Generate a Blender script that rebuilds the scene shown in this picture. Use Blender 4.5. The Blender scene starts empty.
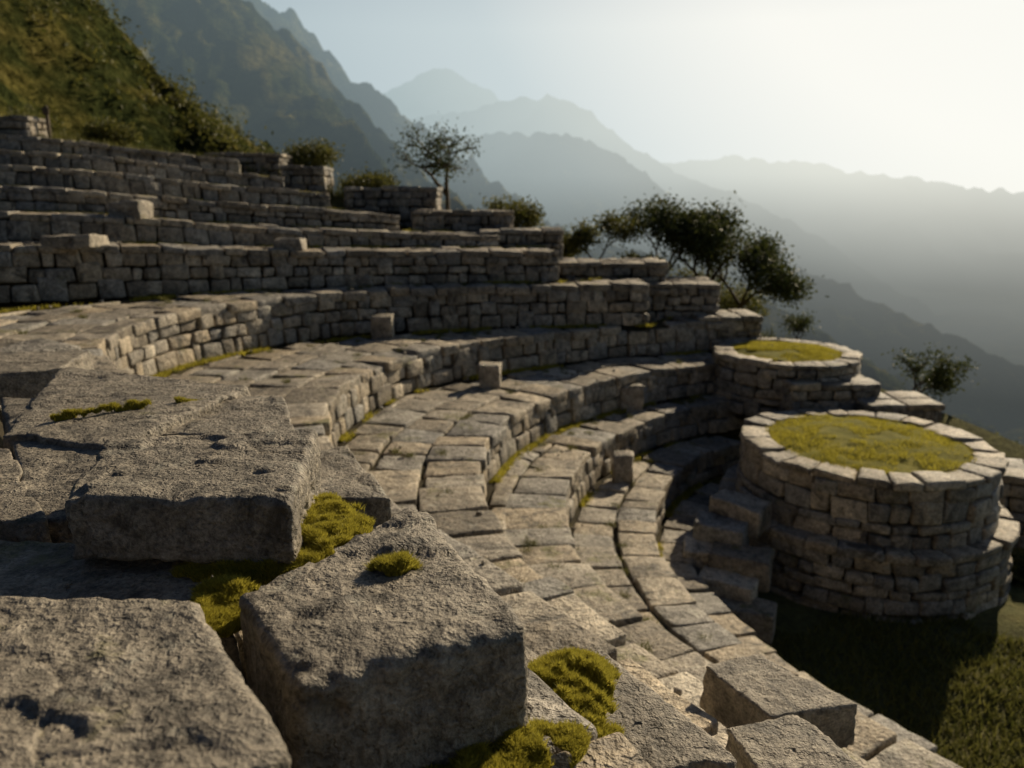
import bpy, math, random
import numpy as np
from math import sin, cos, radians, pi, sqrt
from mathutils import Vector
random.seed(7); rng=np.random.default_rng(7)
U=random.uniform
# ======================= site plan (metres; +Y north, origin at the photographer's eye) =======================
def XY(z,*p): # plan points in cm at given level(s)
    z=[z]*len(p) if not hasattr(z,'__len__') else z
    return [(a/100,b/100,c) for (a,b),c in zip(p,z)]
def XZ(y,*p):
    return [(a/100,c,b/100) for (a,b),c in zip(p,y)]
def XZm(y,*p): return [(a,c,b) for (a,b),c in zip(p,y)]
T={}
T['A']=XY([-2]*6+[-1.95,-1.85,-1.75,-1.65,-1.6,-1.6,-1.6],(337,1839),(92,1817),(-146,1774),(-406,1676),(-594,1421),(-628,1221),(-553,984),(-344,689),(-127,421),(-26,287),(30,220),(68,173),(96,130))
T['B']=XY([-3]*5+[-2.95,-2.9,-2.8,-2.7,-2.55,-2.45,-2.4,-2.4],(637,1911),(368,1847),(112,1731),(-91,1604),(-219,1434),(-280,1148),(-252,953),(-173,755),(-69,584),(18,444),(76,337),(119,259),(161,195))
T['C']=XY([-3.75]*3+[-3.7,-3.65,-3.5,-3.3,-3.2,-3.1,-3.1],(537,1769),(287,1640),(64,1412),(-36,1160),(-46,946),(-7,732),(58,575),(126,441),(183,342),(245,276))
T['D']=XY([-4.5]*3+[-4.45,-4.3,-4.15,-4,-3.85,-3.8,-3.8],(636,1723),(424,1633),(243,1478),(120,1251),(71,997),(89,778),(142,641),(206,500),(257,419),(329,338))
T['E']=XY([-5.2,-5.2,-5.15,-5,-4.8,-4.6,-4.5,-4.4],(508,1594),(366,1461),(253,1238),(210,1013),(233,790),(284,649),(333,552),(408,447))
T['F']=XY([-5.8,-5.75,-5.65,-5.5,-5.3,-5.2,-5.1],(469,1447),(368,1333),(287,1109),(304,894),(354,730),(407,624),(475,498))
T['M']=XY([-1.5]*4+[-1.45,-1.35,-1.3,-1.25,-1.25],(-756,845),(-572,826),(-470,785),(-380,685),(-212,488),(-89,324),(-21,226),(12,168),(37,122))
T['U1']=XZ([19,18.6,17.6,16,15,14.5],(120,-127),(-152,-122),(-491,-113),(-803,-94),(-1008,-85),(-1261,-84))
T['U2']=XZ([20.5,20,18.6,17,16.5,16],(-32,-94),(-293,-84),(-636,-62),(-911,-35),(-1098,-28),(-1376,-23))
T['U3']=XZ([21.8,21.5,20,18.6,18,17.5],(-318,-42),(-383,-36),(-808,-1),(-990,20),(-1188,31),(-1491,43))
T['U4']=XZ([23,21.6,20,19.5,19],(-541,17),(-868,48),(-1058,72),(-1279,82),(-1609,94))
T['U5']=XZ([24,23,21.6,21,20.5],(-701,68),(-920,91),(-1137,117),(-1371,132),(-1725,151))
T['U6']=XZ([25,24,23,22.5,22],(-870,124),(-1108,148),(-1264,167),(-1462,185),(-1840,215))
T['R1']=XZm([60,75,80,80,70,60],(-67,35),(-43,21.5),(-39,17),(-35,12),(-27,6.4),(-19,2))
T['R2']=XZm([230,250,260,270,270,260,240],(-160,114),(-122,89),(-86,62),(-71,49),(-52,30),(-31,10),(3,-19))
T['R3']=XZm([420,440,450,450,440,430,400,370],(-180,145),(-133,104),(-117,94),(-94,68),(-62,48),(-34,27),(9,-5),(63,-43))
T['R4']=XZm([2600]*7,(-866,192),(-597,270),(-364,362),(-233,408),(-104,362),(26,255),(359,128))
T['R5']=XZm([1500]*4+[1450,1400,1300,1150,1000],(-308,129),(-155,156),(-23,174),(72,183),(161,142),(229,86),(418,-9),(594,-134),(812,-268))
T['R6']=XZm([900,900,880,860,820,760,700,650,600],(-128,77),(-37,72),(76,65),(119,48),(178,0),(248,-49),(315,-82),(375,-111),(487,-161))
T['R7']=XZm([2000]*4+[1950,1900,1850,1800],(124,49),(354,87),(481,99),(686,99),(846,72),(1021,52),(1223,23),(1825,45))
T['R8']=XZm([440,400,380,330,280,240],(51,-23),(110,-41),(147,-60),(176,-84),(203,-104),(244,-138))
AZ=radians(38); EL=radians(27)
SD=(sin(AZ)*cos(EL),cos(AZ)*cos(EL),sin(EL))
# ---------------------------------------------------------------- noise
TAB=rng.uniform(-1,1,(64,64,64,3)).astype(np.float32)
def vn3(p):
    f=np.floor(p); t=(p-f).astype(np.float32); t=t*t*(3-2*t); f=f.astype(np.int64)
    x0=f[:,0]&63;y0=f[:,1]&63;z0=f[:,2]&63;x1=(x0+1)&63;y1=(y0+1)&63;z1=(z0+1)&63
    a,b,c=t[:,0:1],t[:,1:2],t[:,2:3]
    A=TAB[x0,y0,z0]*(1-a)+TAB[x1,y0,z0]*a; B_=TAB[x0,y1,z0]*(1-a)+TAB[x1,y1,z0]*a
    C=TAB[x0,y0,z1]*(1-a)+TAB[x1,y0,z1]*a; D=TAB[x0,y1,z1]*(1-a)+TAB[x1,y1,z1]*a
    return (A*(1-b)+B_*b)*(1-c)+(C*(1-b)+D*b)*c
def fbm3(p,o=4,g=.5):
    s=0;a=1.0;q=np.array(p,float)
    for i in range(o): s=s+a*vn3(q); q=q*2.03+17.3; a*=g
    return s
def vn(p): return vn3(p)[:,0]
def fbm(p,o=4,g=.5): return fbm3(p,o,g)[:,0]
# ---------------------------------------------------------------- materials
def newmat(name):
    m=bpy.data.materials.new(name); m.use_nodes=True
    nt=m.node_tree; nt.nodes.clear()
    out=nt.nodes.new('ShaderNodeOutputMaterial'); b=nt.nodes.new('ShaderNodeBsdfPrincipled')
    nt.links.new(b.outputs[0],out.inputs[0]); b.inputs['Roughness'].default_value=.9
    b.inputs['Specular IOR Level'].default_value=.25
    return m,nt,b
class G:
    def __init__(s,nt): s.nt=nt
    def n(s,t,**k):
        x=s.nt.nodes.new(t)
        for a,b in k.items(): setattr(x,a,b)
        return x
    def l(s,a,b): s.nt.links.new(a,b)
    def pos(s): return s.n('ShaderNodeNewGeometry').outputs['Position']
    def noise(s,sc,det=6,rough=.6,vec=None,dist=0):
        x=s.n('ShaderNodeTexNoise'); x.inputs['Scale'].default_value=sc; x.inputs['Detail'].default_value=det
        x.inputs['Roughness'].default_value=rough; x.inputs['Distortion'].default_value=dist
        s.l(vec if vec else s.pos(),x.inputs['Vector']); return x.outputs['Fac']
    def ramp(s,fac,stops):
        x=s.n('ShaderNodeValToRGB'); r=x.color_ramp
        while len(r.elements)<len(stops): r.elements.new(.5)
        for e,(p,c) in zip(r.elements,stops):
            e.position=p; e.color=(c[0],c[1],c[2],1) if hasattr(c,'__len__') else (c,c,c,1)
        s.l(fac,x.inputs[0]); return x.outputs[0]
    def mix(s,f,a,b,mode='MIX'):
        x=s.n('ShaderNodeMix',data_type='RGBA',blend_type=mode)
        for sock,v in ((x.inputs[0],f),(x.inputs[6],a),(x.inputs[7],b)):
            if isinstance(v,(int,float)): sock.default_value=v if sock==x.inputs[0] else (v,v,v,1)
            elif isinstance(v,tuple): sock.default_value=(v[0],v[1],v[2],1)
            else: s.l(v,sock)
        return x.outputs[2]
    def math(s,op,a,b=0.0):
        x=s.n('ShaderNodeMath',operation=op)
        for i,v in enumerate((a,b)):
            if isinstance(v,(int,float)): x.inputs[i].default_value=v
            else: s.l(v,x.inputs[i])
        return x.outputs[0]
    def vmath(s,op,a,b=None):
        x=s.n('ShaderNodeVectorMath',operation=op)
        for i,v in enumerate((a,b)):
            if v is None: continue
            if isinstance(v,tuple): x.inputs[i].default_value=v
            else: s.l(v,x.inputs[i])
        return x
    def bump(s,h,strength,dist,prev=None):
        x=s.n('ShaderNodeBump'); x.inputs['Strength'].default_value=strength; x.inputs['Distance'].default_value=dist
        s.l(h,x.inputs['Height'])
        if prev: s.l(prev,x.inputs['Normal'])
        return x.outputs[0]
def stone_mat(name,fine=1.0,moss=.5,tone=1.0,b2=.05,b3=.008):
    m,nt,b=newmat(name); g=G(nt)
    geo=g.n('ShaderNodeNewGeometry'); rnd=geo.outputs['Random Per Island']
    base=g.ramp(rnd,[(0,(.16*tone,.135*tone,.10*tone)),(.3,(.31*tone,.265*tone,.20*tone)),(.55,(.215*tone,.205*tone,.185*tone)),(.8,(.32*tone,.26*tone,.18*tone)),(1,(.43*tone,.38*tone,.30*tone))])
    n1=g.noise(2.2*fine,3,.62); n2=g.noise(11*fine,5,.68); n3=g.noise(48*fine,3,.7)
    c=g.mix(1.0,base,g.ramp(n1,[(.3,.65),(.7,1.35)]),'MULTIPLY')
    c=g.mix(1.0,c,g.ramp(n2,[(.32,.45),(.5,1.0),(.72,1.4)]),'MULTIPLY')
    c=g.mix(.7,c,g.ramp(n3,[(.33,.35),(.5,.95),(.65,1.5)]),'MULTIPLY')
    lich=g.ramp(g.noise(5*fine,6,.75,dist=.6),[(.58,0.0),(.64,.55)])
    c=g.mix(lich,c,(.40*tone,.38*tone,.31*tone))
    dark=g.ramp(g.noise(3.1*fine,6,.72,dist=.8),[(.35,.88),(.46,0.0)])
    c=g.mix(dark,c,(.055,.048,.038))
    sep=g.n('ShaderNodeSeparateXYZ'); g.l(geo.outputs['Normal'],sep.inputs[0])
    up=g.ramp(sep.outputs[2],[(.2,.35),(.8,1.0)])
    mo=g.ramp(g.noise(1.7,6,.7),[(.60-.1*moss,0.0),(.68-.1*moss,.75)])
    mo=g.mix(1.0,mo,up,'MULTIPLY')
    mcol=g.ramp(g.noise(30,3,.7),[(.3,(.07,.07,.014)),(.7,(.2,.19,.035))])
    c=g.mix(mo,c,mcol)
    g.l(c,b.inputs['Base Color'])
    b.inputs['Roughness'].default_value=.66; b.inputs['Specular IOR Level'].default_value=.5
    bb=g.bump(n2,1.0,b2/fine); bb=g.bump(n3,1.0,b3/fine,bb)
    pit=g.ramp(g.noise(24*fine,2,.5),[(.34,0.0),(.42,1.0)])
    bb=g.bump(pit,.6,.010/fine,bb)
    g.l(bb,b.inputs['Normal']); return m
def ground_mat(name,c0,c1,c2,sc=1.0,bd=.05):
    m,nt,b=newmat(name); g=G(nt)
    c=g.ramp(g.noise(.6*sc,6,.7),[(.3,c0),(.5,c1),(.7,c2)])
    c=g.mix(.7,c,g.ramp(g.noise(9*sc,5,.75),[(.3,.4),(.7,1.5)]),'MULTIPLY')
    g.l(c,b.inputs['Base Color']); b.inputs['Roughness'].default_value=1
    g.l(g.bump(g.noise(6*sc,5,.75),.9,bd),b.inputs['Normal']); return m
M_STONE=stone_mat('terrace_stone',.7,.1,1.18,.045)
M_FG=stone_mat('rough_stone',1.6,-.4,.80,.036,.010)
M_EARTH=ground_mat('earth_moss',(.03,.025,.016),(.045,.036,.02),(.08,.068,.026),3,.04)
M_GRASS=ground_mat('grass_ground',(.07,.07,.028),(.10,.10,.033),(.16,.14,.05),1,.1)
M_TURF=ground_mat('turf',(.12,.12,.02),(.19,.18,.03),(.27,.24,.04),3,.03)
def leaf_mat(name,ca,cb,trans=.35):
    m,nt,b=newmat(name); g=G(nt)
    geo=g.n('ShaderNodeNewGeometry')
    c=g.ramp(geo.outputs['Random Per Island'],[(0,ca),(1,cb)])
    g.l(c,b.inputs['Base Color']); b.inputs['Roughness'].default_value=.6
    tr=g.n('ShaderNodeBsdfTranslucent'); g.l(c,tr.inputs[0])
    mx=g.n('ShaderNodeMixShader'); mx.inputs[0].default_value=trans
    out=[n for n in nt.nodes if n.type=='OUTPUT_MATERIAL'][0]
    g.l(b.outputs[0],mx.inputs[1]); g.l(tr.outputs[0],mx.inputs[2]); g.l(mx.outputs[0],out.inputs[0]); return m
M_LEAF=leaf_mat('leaves',(.035,.05,.015),(.10,.11,.03))
M_BUSHY=leaf_mat('bush_leaves',(.06,.07,.015),(.17,.16,.04),.4)
M_MOSS=leaf_mat('moss',(.24,.22,.03),(.58,.51,.08),.5)
M_GRB=leaf_mat('grass_blades',(.08,.09,.02),(.20,.19,.05),.4)
M_BARK,ntb,bb_=newmat('bark'); gb=G(ntb)
gb.l(gb.ramp(gb.noise(8,5,.7),[(.3,(.05,.04,.03)),(.7,(.14,.11,.08))]),bb_.inputs['Base Color'])
def mountain_mat(name,sc,L=600.0,off=90.,tone=1.0):
    """forest / grass / rock, with mist painted in as emission: the mist share grows with the
    distance of the slope from the origin; its glow is painted lighter towards the sun and dim low in the valley"""
    m,nt,b=newmat(name); g=G(nt)
    n1=g.noise(.05*sc,6,.65); n2=g.noise(.4*sc,5,.75)
    c=g.ramp(n1,[(.32,(.016*tone,.022*tone,.009*tone)),(.48,(.034*tone,.04*tone,.013*tone)),(.6,(.085*tone,.075*tone,.022*tone)),(.72,(.14*tone,.12*tone,.05*tone))])
    c=g.mix(.9,c,g.ramp(n2,[(.35,.25),(.65,1.5)]),'MULTIPLY')
    g.l(c,b.inputs['Base Color']); b.inputs['Roughness'].default_value=1
    b.inputs['Specular IOR Level'].default_value=0
    g.l(g.bump(n2,1.0,3.0/sc),b.inputs['Normal'])
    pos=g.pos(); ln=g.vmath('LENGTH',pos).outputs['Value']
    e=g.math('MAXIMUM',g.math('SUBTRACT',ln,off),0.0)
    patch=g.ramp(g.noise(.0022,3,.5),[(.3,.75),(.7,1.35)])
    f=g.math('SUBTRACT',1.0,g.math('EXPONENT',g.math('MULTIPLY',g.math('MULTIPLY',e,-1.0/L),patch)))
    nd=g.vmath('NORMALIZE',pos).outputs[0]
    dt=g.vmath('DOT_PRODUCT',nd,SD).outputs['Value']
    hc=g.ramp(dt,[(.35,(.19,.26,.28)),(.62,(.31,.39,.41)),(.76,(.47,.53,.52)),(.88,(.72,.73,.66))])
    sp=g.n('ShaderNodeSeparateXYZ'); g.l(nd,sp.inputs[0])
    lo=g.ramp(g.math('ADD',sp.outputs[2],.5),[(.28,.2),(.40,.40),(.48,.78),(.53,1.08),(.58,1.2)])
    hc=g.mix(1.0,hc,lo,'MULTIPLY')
    em=g.n('ShaderNodeEmission'); g.l(hc,em.inputs[0]); em.inputs[1].default_value=1.0  # painted haze: slope glows with mist colour, no mist volume
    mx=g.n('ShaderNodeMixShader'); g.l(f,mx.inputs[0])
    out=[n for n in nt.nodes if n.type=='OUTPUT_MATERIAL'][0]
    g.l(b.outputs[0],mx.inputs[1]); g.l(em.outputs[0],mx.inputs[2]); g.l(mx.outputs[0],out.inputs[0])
    return m
# ---------------------------------------------------------------- mesh utils
def mkobj(name,V,Fc,mats,mi=None,smooth=True,parent=None):
    me=bpy.data.meshes.new(name)
    V=np.asarray(V,dtype=np.float32); Fc=np.asarray(Fc,dtype=np.int32)
    k=Fc.shape[1]
    me.vertices.add(len(V)); me.vertices.foreach_set('co',V.ravel())
    me.loops.add(Fc.size); me.loops.foreach_set('vertex_index',Fc.ravel())
    me.polygons.add(len(Fc)); me.polygons.foreach_set('loop_start',np.arange(0,Fc.size,k,dtype=np.int32))
    me.polygons.foreach_set('loop_total',np.full(len(Fc),k,dtype=np.int32))
    for m in mats: me.materials.append(m)
    if mi is not None: me.polygons.foreach_set('material_index',np.asarray(mi,dtype=np.int32))
    me.polygons.foreach_set('use_smooth',np.full(len(Fc),smooth))
    me.update(calc_edges=True)
    o=bpy.data.objects.new(name,me); bpy.context.scene.collection.objects.link(o)
    if parent: o.parent=parent
    return o
def empty(name):
    o=bpy.data.objects.new(name,None); bpy.context.scene.collection.objects.link(o); return o
_tc={}
def template(n):
    if n in _tc: return _tc[n]
    nx,ny,nz=n; idx={}; pts=[]; fs=[]
    def v(i,j,k):
        if (i,j,k) not in idx: idx[(i,j,k)]=len(pts); pts.append((i,j,k))
        return idx[(i,j,k)]
    for i in range(nx):
        for j in range(ny):
            fs.append((v(i,j,0),v(i,j+1,0),v(i+1,j+1,0),v(i+1,j,0)))
            fs.append((v(i,j,nz),v(i+1,j,nz),v(i+1,j+1,nz),v(i,j+1,nz)))
    for i in range(nx):
        for k in range(nz):
            fs.append((v(i,0,k),v(i+1,0,k),v(i+1,0,k+1),v(i,0,k+1)))
            fs.append((v(i,ny,k),v(i,ny,k+1),v(i+1,ny,k+1),v(i+1,ny,k)))
    for j in range(ny):
        for k in range(nz):
            fs.append((v(0,j,k),v(0,j,k+1),v(0,j+1,k+1),v(0,j+1,k)))
            fs.append((v(nx,j,k),v(nx,j+1,k),v(nx,j+1,k+1),v(nx,j,k+1)))
    _tc[n]=(np.array(pts),np.array(fs)); return _tc[n]
class Batch:
    def __init__(s): s.st={}; s.strips=[]
    def stone(s,c8,r=.02,n=(3,3,3)): s.st.setdefault(n,[]).append((c8,r))
    def quadstrip(s,A,B): s.strips.append((np.asarray(A),np.asarray(B)))
    def geom(s):
        VV=[];FF=[];MM_=[];OO=[];base=0
        for n,l in s.st.items():
            C=np.array([a for a,_ in l],float); R=np.array([b for _,b in l]); K=len(C)
            pts,fs=template(n)
            h=.5*np.stack([np.linalg.norm(C[:,5]-C[:,4],axis=1),np.linalg.norm(C[:,7]-C[:,4],axis=1),np.linalg.norm(C[:,4]-C[:,0],axis=1)],1)
            r=np.minimum(R,h.min(1)*.8)
            L=np.zeros((K,len(pts),3))
            for a in range(3):
                k=n[a]; lin=np.linspace(-1,1,k-1); co=np.concatenate([-h[:,a:a+1],(h[:,a]-r)[:,None]*lin,h[:,a:a+1]],1)
                L[:,:,a]=co[:,pts[:,a]]
            H=h[:,None,:]; rr=r[:,None,None]
            inn=np.clip(L,-(H-rr),H-rr); d=L-inn; ln=np.linalg.norm(d,axis=2,keepdims=True)
            L=inn+np.where(ln>1e-9,d/np.maximum(ln,1e-9)*rr,0)
            u=(L/H+1)/2; a,b,c=u[...,0:1],u[...,1:2],u[...,2:3]
            c_=lambda i:C[:,i][:,None,:]
            bot=(c_(0)*(1-a)+c_(1)*a)*(1-b)+(c_(3)*(1-a)+c_(2)*a)*b
            top=(c_(4)*(1-a)+c_(5)*a)*(1-b)+(c_(7)*(1-a)+c_(6)*a)*b
            V=(bot*(1-c)+top*c)
            off=np.repeat(rng.uniform(1,500,K),len(pts))
            f=(fs[None]+(np.arange(K)*len(pts))[:,None,None]+base).reshape(-1,4)
            VV.append(V.reshape(-1,3));FF.append(f);MM_.append(np.zeros(len(f)));OO.append(off); base+=K*len(pts)
        for A,B_ in s.strips:
            k=len(A); i=np.arange(k-1); f=np.stack([i,i+1,i+1+k,i+k],1)+base
            VV.append(np.concatenate([A,B_]));FF.append(f);MM_.append(np.ones(len(f)));OO.append(np.zeros(2*k)); base+=2*k
        return np.concatenate(VV),np.concatenate(FF),np.concatenate(MM_),np.concatenate(OO)
    def build(s,name,mats,amp=.012,fr=6.0,parent=None):
        V,Fq,Mi,off=s.geom(); o=off[:,None]
        D=fbm3(V*fr+o,2)*amp + vn3(V*fr*.35+o)*amp*1.5
        D[off==0]=0
        return mkobj(name,V+D,Fq,mats,Mi,True,parent)
class Curve:
    def __init__(s,pts,ds=.08,closed=False):
        p=np.array(pts,float)
        if closed: q=np.concatenate([p[-1:],p,p[:2]])
        else: q=np.concatenate([2*p[:1]-p[1:2],p,2*p[-1:]-p[-2:-1]])
        out=[]
        for i in range(1,len(q)-2):
            p0,p1,p2,p3=q[i-1:i+3]; k=max(2,int(np.linalg.norm(p2-p1)/ds))
            d1=max(np.linalg.norm(p1-p0),1e-6)**.5; d2=max(np.linalg.norm(p2-p1),1e-6)**.5; d3=max(np.linalg.norm(p3-p2),1e-6)**.5
            m1=d2*((p1-p0)/d1-(p2-p0)/(d1+d2)+(p2-p1)/d2)
            m2=d2*((p2-p1)/d2-(p3-p1)/(d2+d3)+(p3-p2)/d3)
            t=np.linspace(0,1,k,endpoint=False)[:,None]
            out.append((2*t**3-3*t**2+1)*p1+(t**3-2*t**2+t)*m1+(-2*t**3+3*t**2)*p2+(t**3-t**2)*m2)
        out.append(q[-2:-1]); p=np.concatenate(out)
        L=np.concatenate([[0],np.cumsum(np.linalg.norm(np.diff(p[:,:2],axis=0),axis=1))])
        s.len=float(L[-1]); k=max(2,int(round(s.len/ds))+1); s.S=np.linspace(0,s.len,k); s.ds=s.S[1]
        s.P=np.stack([np.interp(s.S,L,p[:,i]) for i in range(3)],1)
        t=np.gradient(s.P[:,:2],axis=0)
        t/=np.linalg.norm(t,axis=1,keepdims=True); s.N=np.stack([-t[:,1],t[:,0]],1)
        s.L=np.concatenate([s.P,s.N],1).tolist()
    def at(s,x,d=0):
        f=min(max(x/s.ds,0),len(s.L)-1.001); i=int(f); f-=i; a=s.L[i]; b=s.L[i+1]; g=1-f
        nx=a[3]*g+b[3]*f; ny=a[4]*g+b[4]*f; n=sqrt(nx*nx+ny*ny) or 1
        return [a[0]*g+b[0]*f+nx/n*d,a[1]*g+b[1]*f+ny/n*d,a[2]*g+b[2]*f]
    def arr(s,d):
        P=s.P.copy(); P[:,:2]+=s.N*(np.asarray(d)[:,None] if hasattr(d,'__len__') else d); return P
    def val(s,A,x):
        f=min(max(x/s.ds,0),len(A)-1.001); i=int(f); f-=i; return A[i]*(1-f)+A[i+1]*f
    def nearest(s,Q):
        D=((Q[:,None,:2]-s.P[None,:,:2])**2).sum(2); i=D.argmin(1)
        return np.sqrt(D[np.arange(len(Q)),i]),s.P[i,2]
def wall(B,cv,ztop,zfoot,ch=.27,lmin=.2,lmax=.62,prot=.06,batter=.05,n=(3,3,3)):
    h=float(np.mean(ztop-zfoot)); nc=max(1,round(h/ch)); zt_=ztop.tolist(); zf_=zfoot.tolist()
    fr=[i/nc for i in range(nc+1)]
    for i in range(1,nc): fr[i]+=U(-.22,.22)/nc
    g=.013/max(h,.2)
    for c in range(nc):
        x=U(-.3,0)
        while x<cv.len-.05:
            l=U(lmin,lmax); a=max(x,0)+.011; b=min(x+l,cv.len)-.011; x+=l
            if b-a<.08: continue
            f0=fr[c]; f1=fr[c+1]
            if U(0,1)<.2 and c<nc-1: f1=min(1,fr[c+1]+(fr[c+2]-fr[c+1])*U(.2,.5))
            pr=U(0,prot)
            def co(s_,d,fz,jj):
                zt=cv.val(zt_,s_);zf=cv.val(zf_,s_); q=cv.at(s_+jj,d+batter*(1-fz)); q[2]=zf+(zt-zf)*fz+jj*.8; return q
            j=[U(-.035,.035) for _ in range(4)]
            B.stone([co(a,-.22,f0+g,0),co(b,-.22,f0+g,0),co(b,pr,f0+g,j[0]),co(a,pr,f0+g,j[1]),
                co(a,-.22,f1-g,0),co(b,-.22,f1-g,0),co(b,pr,f1-g,j[2]),co(a,pr,f1-g,j[3])],r=U(.025,.05),n=n)
    Aa=cv.arr(-.12); Bb=Aa.copy(); Aa[:,2]=ztop; Bb[:,2]=zfoot-.15
    B.quadstrip(Aa,Bb)
def slabs(B,cv,gap,rows=8,th=.15,dmin=.62,dmax=.98,lmin=.42,lmax=.85,lip=.06,n=(6,6,3),jz=.022):
    d=-lip; k=0; gl=gap.tolist(); gm_=float(gap.max())
    while k<rows and d<gm_:
        rd=U(dmin,dmax); x=U(-.3,0)
        while x<cv.len-.05:
            l=U(lmin,lmax); a=max(x,0)+.014; b=min(x+l,cv.len)-.014; x+=l
            if b-a<.12: continue
            gm=min(cv.val(gl,a),cv.val(gl,b)); d1=min(d+rd-.035+U(-.05,.02),gm)
            if gm-d1<.3: d1=gm
            if d1-d<.08: continue
            j=[U(-.04,.04) for _ in range(4)]; z=[U(-jz,jz) for _ in range(5)]
            lj=U(-.05,.04) if k==0 else 0
            q=[cv.at(a+j[0],-d1),cv.at(b+j[1],-d1),cv.at(b+j[2]*.4,-d+lj),cv.at(a+j[3]*.4,-d+lj+U(-.02,.02))]
            top=[[p[0],p[1],p[2]+z[i]+z[4]] for i,p in enumerate(q)]
            bot=[[p[0],p[1],p[2]-th] for p in top]
            B.stone(bot+top,r=U(.015,.035),n=n)
        d+=rd; k+=1
def blades(name,x,y,z,h,w,mat,lean=.5):
    N=len(x); th=rng.uniform(0,2*pi,N); hh=h*rng.uniform(.5,1.3,N)
    dx=np.cos(th)*w*.5; dy=np.sin(th)*w*.5; lx=rng.normal(0,lean,N)*hh; ly=rng.normal(0,lean,N)*hh
    V=np.stack([np.stack([x-dx,y-dy,z-.01],1),np.stack([x+dx,y+dy,z-.01],1),np.stack([x+lx,y+ly,z+hh],1)],1).reshape(-1,3)
    return mkobj(name,V,np.arange(3*N).reshape(-1,3),[mat],smooth=False)
PEB=Batch(); TUF=[]
def tier(name,key,upper=None,lower=None,zf=None,rows=8,maxgap=5,foot=.15,**kw):
    cv=Curve(T[key]); B=Batch()
    gap=np.full(len(cv.S),rows*.55)
    if upper: gap=np.minimum(Curve(T[upper],.15).nearest(cv.P)[0]-foot,maxgap)
    if lower: zfoot=Curve(T[lower],.15).nearest(cv.P)[1]
    else: zfoot=np.full(len(cv.S),zf)
    zfoot=np.minimum(zfoot,cv.P[:,2]-.2)-.02
    slabs(B,cv,gap,rows=rows,**kw)
    wall(B,cv,cv.P[:,2]-.12,zfoot)
    A=cv.arr(0); C=cv.arr(-(gap+foot+.1))
    A[:,2]-=.10; C[:,2]-=.03
    B.quadstrip(A,C)
    o=B.build(name,[M_STONE,M_EARTH],amp=.012,fr=5.5)
    if upper and foot>.1:
        N=int(cv.len*460); x=rng.uniform(0,cv.len,N); i=np.minimum((x/cv.ds).astype(int),len(cv.S)-1)
        dd=gap[i]+rng.uniform(-.06,foot,N); Q=cv.P[i].copy(); Q[:,:2]-=cv.N[i]*dd[:,None]; Q+=rng.normal(0,.02,(N,3))*[1,1,0]
        keep=(fbm(Q*1.1,2)>-.12)&(gap[i]<maxgap-.01); Q=Q[keep]
        if len(Q): b=blades('moss_strip',Q[:,0],Q[:,1],Q[:,2]-.02,.07,.03,M_MOSS,.6); b.parent=o
    if key in 'ABCDE':
        for _ in range(int(cv.len*2.2)):      # loose chips lying on the treads
            x=U(0,cv.len); gmx=float(gap[min(len(gap)-1,int(x/cv.ds))])
            d=gmx*(1-U(0,1)**3); p=cv.at(x,-d); s_=U(.015,.05); a_=U(0,3)
            q=[(p[0]+s_*cos(a_+t)*U(.7,1.2),p[1]+s_*sin(a_+t)*U(.7,1.2)) for t in (0,pi/2,pi,3*pi/2)]
            z=p[2]+.012; PEB.stone([(a,b,z-.02) for a,b in q]+[(a,b,z+s_*U(.5,.9)) for a,b in q],r=.015)
        for _ in range(int(cv.len*2)):
            x=U(0,cv.len); g_=float(gap[min(len(gap)-1,int(x/cv.ds))]); p=cv.at(x,-U(.3,max(.35,g_))); TUF.append(p)
    return o
tier('stone_terrace','M',None,'A',rows=6)
for k,a,b_,r_ in (('A','U1','B',8),('B','A','C',9),('C','B','D',8),('D','C','E',8),('E','D','F',8)):
    tier('stone_terrace',k,a,b_,rows=r_,jz=.028,th=.2)
tier('stone_terrace','F','E',None,zf=-6.5)
for a,up,lo in (('U1','U2','A'),('U2','U3','U1'),('U3','U4','U2'),('U4','U5','U3'),('U5','U6','U4'),('U6',None,'U5')):
    tier('stone_terrace',a,up,lo,rows=3,maxgap=2.2)
PEB.build('loose_stones',[M_STONE],amp=.008,fr=20)
TU=np.repeat(np.array(TUF),60,0); TU[:,:2]+=rng.normal(0,.04,(len(TU),2)); blades('grass_tufts',TU[:,0],TU[:,1],TU[:,2]-.01,.08,.009,M_GRB,.7)
def masonry_block(name,cx,cy,ztop,zbot,wx,wy,rot=0,ch=.22):
    B=Batch(); c,s=cos(rot),sin(rot)
    R=lambda x,y:(cx+c*x-s*y,cy+s*x+c*y)
    k=[(-wx/2,-wy/2),(wx/2,-wy/2),(wx/2,wy/2),(-wx/2,wy/2)]
    cl=[k[0],k[3],k[2],k[1]]
    for i in range(4):
        a=R(*cl[i]); b=R(*cl[(i+1)%4])
        cv=Curve([(a[0],a[1],ztop),(b[0],b[1],ztop)],.1)
        wall(B,cv,cv.P[:,2]-.12,np.full(len(cv.S),zbot),ch=ch,batter=.0)
    nx=max(1,round(wx/.6)); ny=max(1,round(wy/.6)); o=.05
    for i in range(nx):
        for j in range(ny):
            x0=-wx/2-o+(wx+2*o)*i/nx+.008; x1=-wx/2-o+(wx+2*o)*(i+1)/nx-.008
            y0=-wy/2-o+(wy+2*o)*j/ny+.008; y1=-wy/2-o+(wy+2*o)*(j+1)/ny-.008
            q=[R(x0,y0),R(x1,y0),R(x1,y1),R(x0,y1)]; zj=U(-.02,.035)
            B.stone([(p[0],p[1],ztop-.13) for p in q]+[(p[0],p[1],ztop+zj) for p in q],r=.03,n=(4,4,3))
    return B.build(name,[M_STONE,M_EARTH],amp=.016,fr=5)
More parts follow.
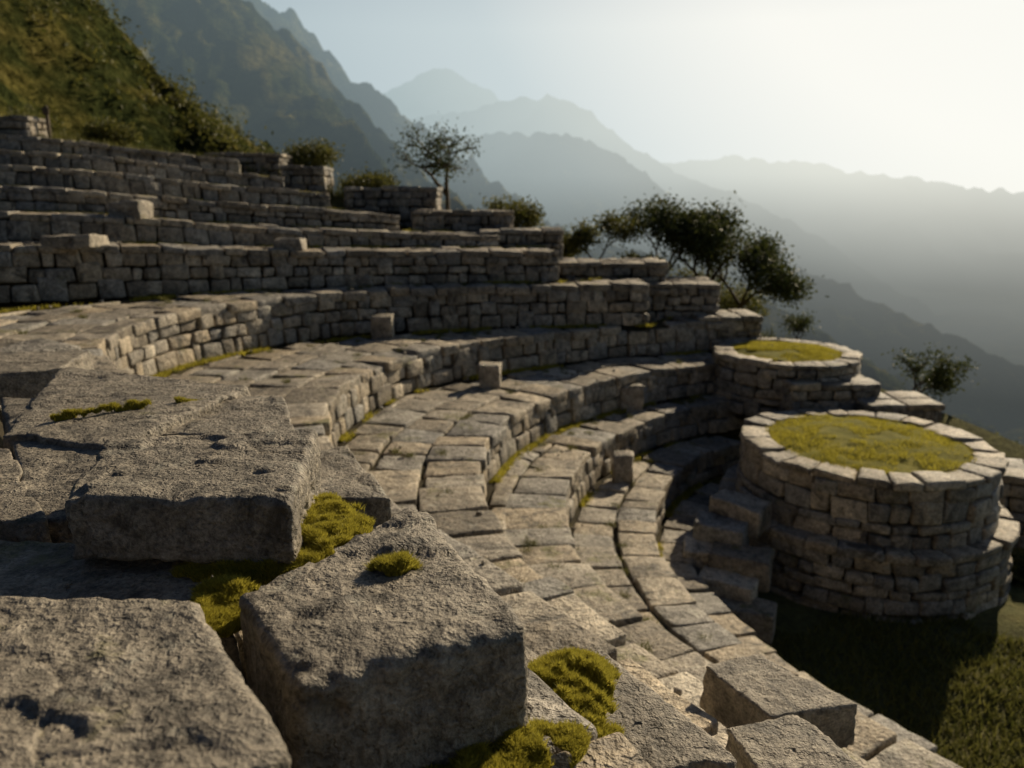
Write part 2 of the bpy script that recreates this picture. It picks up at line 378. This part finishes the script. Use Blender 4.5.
for cx,zt,zb,w_,y_,dep in [(-894,151,-14,249,26,1.4),(-674,105,-46,131,25,1.4),(-375,38,-137,285,24,1.4),(-146,-32,-160,292,22.5,1.4),(25,-81,-198,225,21,1.4),(268,-162,-290,283,20,1.6),(425,-213,-351,235,19.6,1.8),(556,-289,-425,157,18.9,1.4),(692,-385,-516,193,15.6,1.2),(819,-413,-497,145,15,1.0),(-1513,235,139,223,22.9,1.0)]:
    masonry_block('stone_pier',cx/100,y_+dep/2,zt/100,zb/100,w_/100,dep,U(-.05,.05))
masonry_block('stone_wall',10.75,13.6,-5.15,-8.5,2.6,1.3,-.45,.26)
def round_platform(name,cx,cy,levels,moss_r):
    B=Batch()
    for (r,zt,zb,cop) in levels:
        k=40; pts=[(cx+r*cos(-2*pi*i/k),cy+r*sin(-2*pi*i/k),zt) for i in range(k)]
        cv=Curve(pts,.08,closed=True)
        wall(B,cv,cv.P[:,2]-.12,np.full(len(cv.S),zb),ch=.25,lmin=.25,lmax=.65)
        m=int(2*pi*r/.55); cuts=[-2*pi*(i+U(-.2,.2))/m for i in range(m)]; cuts.append(cuts[0]-2*pi)
        for i in range(m):
            a=cuts[i]-.01/r; b=cuts[i+1]+.01/r; ro=r+.06+U(-.03,.04); ri=r-cop+U(-.08,.06); zj=U(-.03,.03)
            q=[(cx+ri*cos(b),cy+ri*sin(b)),(cx+ro*cos(b),cy+ro*sin(b)),(cx+ro*cos(a),cy+ro*sin(a)),(cx+ri*cos(a),cy+ri*sin(a))]
            B.stone([(x,y,zt-.14) for x,y in q]+[(x,y,zt+zj+U(-.015,.015)) for x,y in q],r=.035,n=(5,5,3))
    o=B.build(name,[M_STONE,M_EARTH],amp=.018,fr=5)
    r,zt=levels[0][0],levels[0][1]
    n=60; V=[];Fq=[]
    rr=np.linspace(0.01,moss_r,16); aa=np.linspace(0,2*pi,n,endpoint=False)
    for a_ in rr:
        for t in aa: V.append((cx+a_*cos(t),cy+a_*sin(t),zt-.03+.09*(1-(a_/moss_r)**2)))
    V=np.array(V); V[:,2]+=.03*fbm(V*4,3)
    for i in range(15):
        for j in range(n): Fq.append((i*n+j,i*n+(j+1)%n,(i+1)*n+(j+1)%n,(i+1)*n+j))
    m=mkobj('moss_top',V,Fq,[M_TURF]); m.parent=o
    N=16000; th=rng.uniform(0,2*pi,N); q=(moss_r+.05)*np.sqrt(rng.uniform(0,1,N))+rng.normal(0,.03,N); x=cx+q*np.cos(th); y=cy+q*np.sin(th)
    keep=fbm(np.stack([x*2,y*2,0*x],1),3)>-.35; x,y,q=x[keep],y[keep],q[keep]
    z=zt-.03+.09*(1-(q/moss_r)**2)+.03*fbm(np.stack([x,y,0*x+zt],1)*3,3)
    bl=blades('grass_blades',x,y,z,.05,.014,M_MOSS); bl.parent=o
    return o
round_platform('round_stone_platform',6.42,13,[(2.12,-4.24,-5.44,.45),(2.42,-5.34,-6.6,.7)],1.66)
round_platform('round_stone_platform',6.49,17.5,[(1.62,-3.47,-4.77,.38)],1.2)
B=Batch()
for (x_,y_,z,w_,d_) in [(390,1190,-4.95,.9,.55),(349,1156,-5.2,.85,.5),(366,1097,-5.45,.95,.5),(338,1068,-5.7,.85,.5),(354,1027,-5.95,.9,.5),(308,1132,-5.5,.5,.5)]:
    an=U(-.7,-.3); c_,s_=cos(an),sin(an)
    q=[(x_/100+c_*x-s_*y,y_/100+s_*x+c_*y) for x,y in ((-w_/2,-d_/2),(w_/2,-d_/2+U(-.05,.05)),(w_/2,d_/2),(-w_/2,d_/2))]
    B.stone([(x,y,z-.5) for x,y in q]+[(x,y,z+U(-.03,.03)) for x,y in q],r=.035,n=(7,6,5))
B.build('stone_steps',[M_STONE],amp=.018,fr=5)
for (x_,y_,z,h,w) in [(-750,1676,-2,.55,.32),(-429,1934-110,-2,.32,.38),(-365,1909-90,-2,.26,.3),(-288,1652,-3,.52,.24),(-44,1509,-3.75,.5,.22),(263,1608,-4.5,.52,.24),(208,1332,-5.1,.45,.19),(-875,1760,-.36,.3,.4),(-522,1790,-1.06,.2,.35),(-895,1560,-.86,.15,.5)]:
    x_/=100;y_/=100; B=Batch()
    q=[(x_-w,y_-w*.7),(x_+w,y_-w*.8),(x_+w*.9,y_+w),(x_-w,y_+w*.8)]
    B.stone([(x,y,z-.1) for x,y in q]+[(x+U(-.05,.05),y,z+h+U(-.03,.03)) for x,y in q],r=.03,n=(5,5,5))
    B.build('upright_stone',[M_STONE],amp=.025,fr=5)
def bigstone(name,q,th,r=.02,amp=.010,res=30,taper=.02,dish=.09):
    B=Batch(); q=np.array(q); c=q.mean(0); bot=q+(q-c)*taper; bot[:,2]=q[:,2]-th
    L=np.linalg.norm(q[1]-q[0]); W=np.linalg.norm(q[3]-q[0])
    n=(min(130,max(8,int(res*L/.5))),min(130,max(8,int(res*W/.5))),max(6,int(res*th/.5)))
    B.stone(np.concatenate([bot,q]).tolist(),r=r,n=n)
    V,Fq,_,_=B.geom(); off=U(0,60)
    D=fbm3(V*5+off,6,.58)*amp
    e=(V-c)/np.linalg.norm(V-c,axis=1,keepdims=True)
    D+= (np.clip(fbm(V*7+off+77,4)-.25,0,1)*-.04)[:,None]*e
    D+= (np.abs(fbm(V*24+off+7,3))*-.007)[:,None]*e
    D[:,2]-=np.clip(fbm(V*np.array([2.5,6,1])+off+9,3)-.1,0,.12)*dish
    wv=V*np.array([2.2,3.0,4.0])+off+vn3(V*6+off)*.25
    D[:,2]-=.007*np.clip(1-np.abs(vn(wv))/.04,0,1)
    return mkobj(name,V+D,Fq,[M_FG])
bigstone('stone_block',XY(-.78,(-123,190),(-59,187),(-68,253),(-138,243)),.19,r=.016,res=60)
bigstone('stone_block',XY(-.9,(-42,124),(5,147),(-30,218),(-65,160)),.33,r=.022,amp=.011,res=60)
bigstone('stone_block',XY(-.8,(-59,60),(-33,96),(-64,139),(-121,143)),.28,r=.022,res=60)
for q,th in [
 (XY([-1,-.98,-.98,-.99],(-185,216),(-146,219),(-205,292),(-255,309)),.14),
 (XY([-.99,-.97,-.96,-.97],(-153,220),(-125,229),(-179,358),(-262,371)),.14),
 (XY([-.97,-.94,-.94,-.95],(-216,303),(-158,281),(-136,378),(-266,431)),.12),
 (XY([-.985,-.975,-.965,-.97],(-176,313),(-89,300),(-116,369),(-178,377)),.12),
 (XY([-1,-1.02,-1,-1],(-138,156),(-65,159),(-93,206),(-182,213)),.14),
 (XY([-1.2,-1.22,-1.2,-1.2],(-80,288),(-51,296),(-84,360),(-100,352)),.14),
 (XY(-1.08,(-361,445),(-299,484),(-312,545),(-438,545)),.2),
 (XY(-1.46,(28,165),(63,171),(30,225),(12,218)),.3),
 (XY(-1.86,(84,205),(122,209),(108,244),(78,236)),.35),
 (XY(-2.32,(120,300),(165,310),(130,352),(98,340)),.25)]:
    bigstone('paving_slab',q,th,r=.012,amp=.008,res=36,dish=.05)
def heap(name,poly,zb,res=60,mat=None,amp=.03):
    x0,x1,y0,y1=poly; X,Y=np.meshgrid(np.linspace(x0,x1,res),np.linspace(y0,y1,res)); Z=zb(X,Y)
    V=np.stack([X.ravel(),Y.ravel(),Z.ravel()],1); V[:,2]+=amp*fbm(V*4,4)
    i,j=np.meshgrid(np.arange(res-1),np.arange(res-1)); a=(j*res+i).ravel()
    return mkobj(name,V,np.stack([a,a+1,a+res+1,a+res],1),[mat or M_EARTH])
Mc=Curve(T['M'],.25)
def zbase(X,Y):
    Q=np.stack([X.ravel(),Y.ravel()],1)
    D=((Q[:,None,:]-Mc.P[None,:,:2])**2).sum(2); i=D.argmin(1)
    sd=((Q-Mc.P[i,:2])*Mc.N[i]).sum(1)
    z=np.where(sd<0,-1.62+.56*np.clip((-sd-.9)/.35,0,1),-1.62)
    z=np.where(sd>-.2,-1.9-3.5*np.clip((sd+.2)/1.0,0,1),z)
    return z.reshape(X.shape)
heap('earth_bank',(-9,2.2,-3,7.6),zbase,res=130,amp=.02)
def mosspatch(cx,cy,z,rx,ry,rot=0,N=9000,h=.011,dens=.3,up=.035):
    a=rng.uniform(0,2*pi,N*3); q=np.sqrt(rng.uniform(0,1,N*3)); x=rx*q*np.cos(a); y=ry*q*np.sin(a)
    edge=1-q; keep=(fbm(np.stack([x*14,y*14,0*x+cx*9],1),3)*.7+edge*1.2)>dens
    x,y,edge=x[keep][:N],y[keep][:N],edge[keep][:N]
    c,s=cos(rot),sin(rot); X=cx+c*x-s*y; Yv=cy+s*x+c*y
    lump=np.clip(fbm(np.stack([X*30,Yv*30,0*X],1),3)*.6+.5,0,1)
    Z=z+np.minimum(edge*2.5,1)*up*(.2+lump)
    return blades('moss_tuft',X,Yv,Z,h,.005,M_MOSS,.8)
mosspatch(-.32,1.73,-.918,.085,.035,.3,9000)
mosspatch(-.60,2.12,-.985,.17,.30,.2,60000,dens=.1)
mosspatch(-.74,1.68,-.99,.11,.14,0,30000,dens=.15)
mosspatch(-.74,1.90,-1.0,.20,.07,0,22000,dens=.2)
mosspatch(.14,1.80,-1.37,.17,.28,-.3,80000,dens=.0,up=.06)
mosspatch(-.05,1.38,-1.2,.25,.10,.5,30000,dens=.1)
mosspatch(-1.81,3.33,-.952,.36,.016,.55,7000,dens=.25)
mosspatch(-1.35,2.75,-.99,.30,.03,-1.0,12000,dens=.1)
# ---------------------------------------------------------------- terrain
def hillside():
    line=Curve(XZ([21,22.6,23.2,23.8,24.8,26,25.5,24.5,23,22,21.5,20.6,20,17,13],(-2406,256),(-1892,216),(-1508,185),(-1308,170),(-1145,150),(-905,122),(-567,25),(-261,-47),(-6,-106),(227,-193),(481,-251),(632,-329),(924,-452),(1156,-530),(1285,-581)),.5)
    s=np.concatenate([[-1,-.3],np.linspace(.2,60,70)]); ns=len(s)
    k=np.clip((line.P[:,0]+14)/10,0,1)[:,None]; S_=s[None,:]
    X=line.P[:,0:1]+line.N[:,0:1]*S_; Y=line.P[:,1:2]+line.N[:,1:2]*S_
    Z=line.P[:,2:3]-.12-(.02*(1-k)+.5*k)*np.maximum(S_,0)-.3*(S_<0)-np.maximum(S_-8,0)*.3*(1-k)
    V=np.stack([X.ravel(),Y.ravel(),Z.ravel()],1); V[:,2]+=fbm(V*np.array([.35,.35,0]),4)*.35*np.clip(np.tile(s,len(line.P)),0,3)/3
    a=(np.arange(len(line.P)-1)[:,None]*ns+np.arange(ns-1)).ravel()
    mkobj('hillside',V,np.stack([a,a+ns,a+ns+1,a+1],1),[M_GRASS])
    return V.reshape(-1,ns,3)
HV=hillside()
fl=HV[:, 2:9].reshape(-1,3); fl=fl[fl[:,0]<8.5]
NG=40000; idx=rng.integers(0,len(fl),NG); pts=fl[idx]+np.stack([rng.uniform(-.5,.5,NG),rng.uniform(-.5,.5,NG),np.zeros(NG)],1)
blades('grass',pts[:,0],pts[:,1],pts[:,2],.3,.03,M_GRB,.4)
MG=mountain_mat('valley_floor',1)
def ground_sheet():
    na=260; rs=np.concatenate([[0],np.geomspace(1,9000,150)])
    an=np.linspace(0,2*pi,na,endpoint=False)
    R,A_=np.meshgrid(rs,an,indexing='ij'); X=6+R*np.cos(A_); Y=11+R*np.sin(A_)
    d=np.maximum(R-11,0)
    Z=-6.5-.42*np.minimum(d,400)*np.clip((X+30)/60,0.15,1)
    Z=np.maximum(Z,-190)
    V=np.stack([X.ravel(),Y.ravel(),Z.ravel()],1)
    V[:,2]+=fbm(V*np.array([.02,.02,0]),5)*np.clip(d.ravel()/60,0,1)*12+fbm(V*np.array([.6,.6,0]),3)*.12
    nr=len(rs); i,j=np.meshgrid(np.arange(nr-1),np.arange(na),indexing='ij'); i=i.ravel();j=j.ravel(); j2=(j+1)%na
    mi=(rs[i]>22).astype(int)
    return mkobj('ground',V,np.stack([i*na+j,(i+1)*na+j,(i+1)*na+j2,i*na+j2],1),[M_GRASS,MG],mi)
ground_sheet()
NG=70000; gx=rng.uniform(3,14,NG); gy=rng.uniform(4.5,15,NG); kk=fbm(np.stack([gx*.7,gy*.7,0*gx],1),3)>0; gx,gy=gx[kk],gy[kk]
gz=-6.5+fbm(np.stack([gx*.6,gy*.6,0*gx],1),3)*.12
blades('grass',gx,gy,gz,.12,.03,M_GRB,.6)
def ridge(name,key,W,slope,amp,fs,mat,nt=260,ns=120,seed=0):
    p=np.array(T[key]); cv=Curve(p,ds=max(1,np.linalg.norm(p[-1]-p[0])/nt))
    s=np.linspace(-1,1,ns); s=np.sign(s)*np.abs(s)**1.4
    S_,I=np.meshgrid(s,np.arange(len(cv.P)))
    Pn=cv.P[I]; N=cv.N[I]; X=Pn[...,0]+N[...,0]*S_*W; Y=Pn[...,1]+N[...,1]*S_*W
    d=np.abs(S_)*W; Z=Pn[...,2]-slope*d
    V=np.stack([X.ravel(),Y.ravel(),Z.ravel()],1); q=np.stack([X.ravel(),Y.ravel(),0*X.ravel()+seed],1)
    rd=0;a=1.0;f=1/fs; wq=vn3(q*f*.7)*.5
    for o in range(6):
        rd=rd+a*(1-2*np.abs(vn(q*f+o*13.7+wq))); a*=.5; f*=2.07
    ramp=np.clip(d.ravel()/(fs*.8),.06,1)
    V[:,2]+=(rd-1.0)*amp*ramp
    V[:,2]+=fbm(q/fs*14,4,.6)*amp*.09
    m_=ns; a_=(np.arange(len(cv.P)-1)[:,None]*m_+np.arange(m_-1)).ravel()
    return mkobj(name,V,np.stack([a_,a_+m_,a_+m_+1,a_+1],1),[mat]),V
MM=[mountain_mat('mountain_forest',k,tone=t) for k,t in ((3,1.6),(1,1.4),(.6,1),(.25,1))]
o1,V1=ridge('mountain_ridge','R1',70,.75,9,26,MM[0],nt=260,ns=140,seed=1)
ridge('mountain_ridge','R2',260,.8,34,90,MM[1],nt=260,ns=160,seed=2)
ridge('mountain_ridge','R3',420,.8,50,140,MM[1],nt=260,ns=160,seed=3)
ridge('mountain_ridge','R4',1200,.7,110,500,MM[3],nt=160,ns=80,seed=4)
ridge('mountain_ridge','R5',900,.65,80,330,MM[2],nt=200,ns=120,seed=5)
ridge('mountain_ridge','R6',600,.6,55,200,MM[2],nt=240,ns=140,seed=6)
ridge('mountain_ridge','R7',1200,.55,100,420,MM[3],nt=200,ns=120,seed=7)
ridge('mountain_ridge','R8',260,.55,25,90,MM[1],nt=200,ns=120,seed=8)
# ---------------------------------------------------------------- trees
def leafcloud(C,n,sig,size):
    k=len(C); N=k*n; c=np.repeat(C,n,0)+rng.normal(0,1,(N,3))*np.repeat(np.broadcast_to(sig,(k,)),n)[:,None]
    a=rng.normal(0,1,(N,3)); a/=np.linalg.norm(a,axis=1,keepdims=True); b=np.cross(a,rng.normal(0,1,(N,3))); b/=np.linalg.norm(b,axis=1,keepdims=True)
    sz=size*rng.uniform(.6,1.4,(N,1))
    V=np.stack([c-a*sz,c+b*sz*.45,c+a*sz,c-b*sz*.45],1).reshape(-1,3)
    return V,np.arange(4*N).reshape(-1,4)
def tree(name,base,H,spread,leaves=40,lsize=.07,sig=.28,bare=0.0,seed=0,lm=None):
    r=random.Random(seed); segs=[]; tips=[]
    def br(p,d,l,rad,dep):
        q=p
        for i in range(3):
            d2=np.array([d[0]+r.uniform(-.22,.22),d[1]+r.uniform(-.22,.22),d[2]+r.uniform(-.12,.15)]); d2/=np.linalg.norm(d2)
            q2=q+d2*l/3; segs.append((q,q2,rad*(1-.13*i),rad*(1-.13*(i+1)))); q=q2; d=d2
            if dep<=1: tips.append(q)
        if dep==0: return
        for i in range(r.choice([2,3,3])):
            an=r.uniform(0,2*pi); t=r.uniform(.5,1.0)*spread
            d3=d+np.array([cos(an)*t,sin(an)*t,r.uniform(-.15,.25)]); d3/=np.linalg.norm(d3)
            br(q,d3,l*r.uniform(.6,.85),rad*.62,dep-1)
    b=np.array(base,float)
    br(b-np.array([0,0,.3]),np.array([0,0,1.0]),H*.34,H*.028,4)
    V=[];Fq=[];n=0
    for p,q,r0,r1 in segs:
        d=(q-p)/np.linalg.norm(q-p); u=np.cross(d,[.3,.5,.81]); u/=np.linalg.norm(u); w=np.cross(d,u)
        for c,rr in ((p,r0),(q,r1)):
            for k in range(5): V.append(c+rr*(u*cos(2*pi*k/5)+w*sin(2*pi*k/5)))
        for k in range(5): Fq.append((n+k,n+(k+1)%5,n+5+(k+1)%5,n+5+k))
        n+=10
    root=empty(name); mkobj('trunk',V,Fq,[M_BARK],parent=root)
    tips=np.array([t for t in tips if r.random()>bare])
    if len(tips):
        LV,LF=leafcloud(tips,leaves,sig,lsize); mkobj('foliage',LV,LF,[lm or M_LEAF],smooth=False,parent=root)
    return root
def bush(name,c,rx,rz,n=60,per=60,lsize=.06,lm=None):
    k=n; a=rng.normal(0,1,(k,3)); a/=np.linalg.norm(a,axis=1,keepdims=True); a*=rng.uniform(.3,1,(k,1))**.5*rng.uniform(.6,1.25,(k,1))
    C=np.array(c)+a*np.array([rx,rx*.8,rz])
    LV,LF=leafcloud(C,per,rx*.16,lsize); root=empty(name)
    mkobj('foliage',LV,LF,[lm or M_LEAF],smooth=False,parent=root)
    V=[];Fq=[];n0=0
    for q in C[:14]:
        p=np.array(c)-np.array([0,0,rz])
        for c_,rr in ((p,.04),(q,.012)):
            for kk in range(4): V.append(c_+rr*np.array([cos(kk*pi/2),sin(kk*pi/2),0]))
        for kk in range(4): Fq.append((n0+kk,n0+(kk+1)%4,n0+4+(kk+1)%4,n0+4+kk))
        n0+=8
    mkobj('stems',V,Fq,[M_BARK],parent=root)
tree('tree',(-2.12,27,-1.1),4.6,1.9,leaves=12,lsize=.055,sig=.2,seed=21)
tree('tree',(6.09,24,-4.09),4.4,.9,leaves=30,lsize=.065,sig=.22,seed=5)
tree('tree',(5.01,25,-3.25),3.2,.9,leaves=30,lsize=.065,sig=.22,seed=8)
tree('tree',(7.4,25,-4.27),3.6,.9,leaves=30,lsize=.065,sig=.22,seed=9)
tree('tree',(2.74,24,-2.55),2.4,1.0,leaves=30,lsize=.055,sig=.16,seed=11,lm=M_BUSHY)
tree('tree',(10.97,20,-6.38),3.0,1.2,leaves=16,lsize=.05,sig=.15,seed=13)
tree('tree',(7.86,20.5,-3.92),1.2,1.1,leaves=5,lsize=.04,sig=.1,seed=15)
for (x,z,y,rx,rz) in [(-.07,-.51,25,1.0,.45),(-4.85,.46,26.5,1.0,.25),(1.51,-1.45,24,.5,.3),(-7.23,1.45,28,1.0,.45),(4.06,-2.1,24,.8,.35),(9.2,-6.6,12,.7,.5),(13.5,-7.04,19,1,.5),(6.05,-2.98,25.5,1.2,.6),(7.6,-3.5,26,1.2,.5),(-16.5,2.4,27,1.2,.4),(-13.2,2.1,26,.9,.3)]:
    bush('shrub',(x,y,z),rx,rz,lm=M_BUSHY)
sel=V1[rng.integers(0,len(V1),2200)]; LV,LF=leafcloud(sel,40,rng.uniform(.25,1.0,2200),.22); mkobj('hillside_shrubs',LV,LF,[M_BUSHY],smooth=False)
B=Batch(); p=(-13.79,23.5,1.85)
def bx(hx,hy,z0,z1,oy=0,r=.01): B.stone([(p[0]+a*hx,p[1]+b*hy+oy,p[2]+z) for z in (z0,z1) for a,b in ((-1,-1),(1,-1),(1,1),(-1,1))],r=r)
bx(.04,.04,-.5,.85); bx(.1,.015,.6,.8,-.056,.005)
B.build('marker_post',[M_BARK],amp=.001)
# light, sky, camera -------------------------------------------------
w=bpy.data.worlds.new('World'); bpy.context.scene.world=w; w.use_nodes=True; nt=w.node_tree; g=G(nt)
sk=nt.nodes.new('ShaderNodeTexSky'); sk.sky_type='NISHITA'; sk.sun_disc=False; sk.sun_elevation=EL; sk.sun_rotation=AZ
sk.air_density=.8; sk.dust_density=1.0; sk.altitude=2000
bg=nt.nodes['Background']; bg.inputs[1].default_value=.05; nt.links.new(sk.outputs[0],bg.inputs[0])
# mist glow painted into the sky: pale near the horizon, brighter sunward, darkened behind to lower fill
tc=g.n('ShaderNodeTexCoord').outputs['Generated']; nd=g.vmath('NORMALIZE',tc).outputs[0]
dt=g.math('MULTIPLY',g.math('ADD',g.vmath('DOT_PRODUCT',nd,SD).outputs['Value'],1.0),.5)
hz=g.ramp(dt,[(.3,(.02,.024,.027)),(.5,(.07,.085,.095)),(.63,(.27,.33,.36)),(.77,(.43,.53,.57)),(.88,(.62,.70,.71)),(.955,(1.0,.99,.92))])
sp=g.n('ShaderNodeSeparateXYZ'); g.l(nd,sp.inputs[0])
fz=g.ramp(g.math('ABSOLUTE',sp.outputs[2]),[(.2,.95),(.55,.0)])
b2=g.n('ShaderNodeBackground'); g.l(hz,b2.inputs[0]); b2.inputs[1].default_value=1.0
mx=g.n('ShaderNodeMixShader'); g.l(fz,mx.inputs[0]); g.l(bg.outputs[0],mx.inputs[1]); g.l(b2.outputs[0],mx.inputs[2])
wo=[n for n in nt.nodes if n.type=='OUTPUT_WORLD'][0]; g.l(mx.outputs[0],wo.inputs[0])
sl=bpy.data.lights.new('sun','SUN'); sl.energy=5.0; sl.angle=radians(.5); sl.color=(1,.83,.58)
so=bpy.data.objects.new('sun',sl); bpy.context.scene.collection.objects.link(so)
so.rotation_euler=Vector(SD).to_track_quat('Z','Y').to_euler(); so.location=(20,20,30)
c=bpy.data.cameras.new('camera'); co=bpy.data.objects.new('camera',c); bpy.context.scene.collection.objects.link(co); bpy.context.scene.camera=co
c.lens=26.37; c.clip_end=20000; c.clip_start=.05; co.location=(0,0,0); co.rotation_euler=(radians(90-13.8),0,0)
c.dof.use_dof=True; c.dof.focus_distance=2.3; c.dof.aperture_fstop=2.5
bpy.context.scene.view_settings.view_transform='Standard'
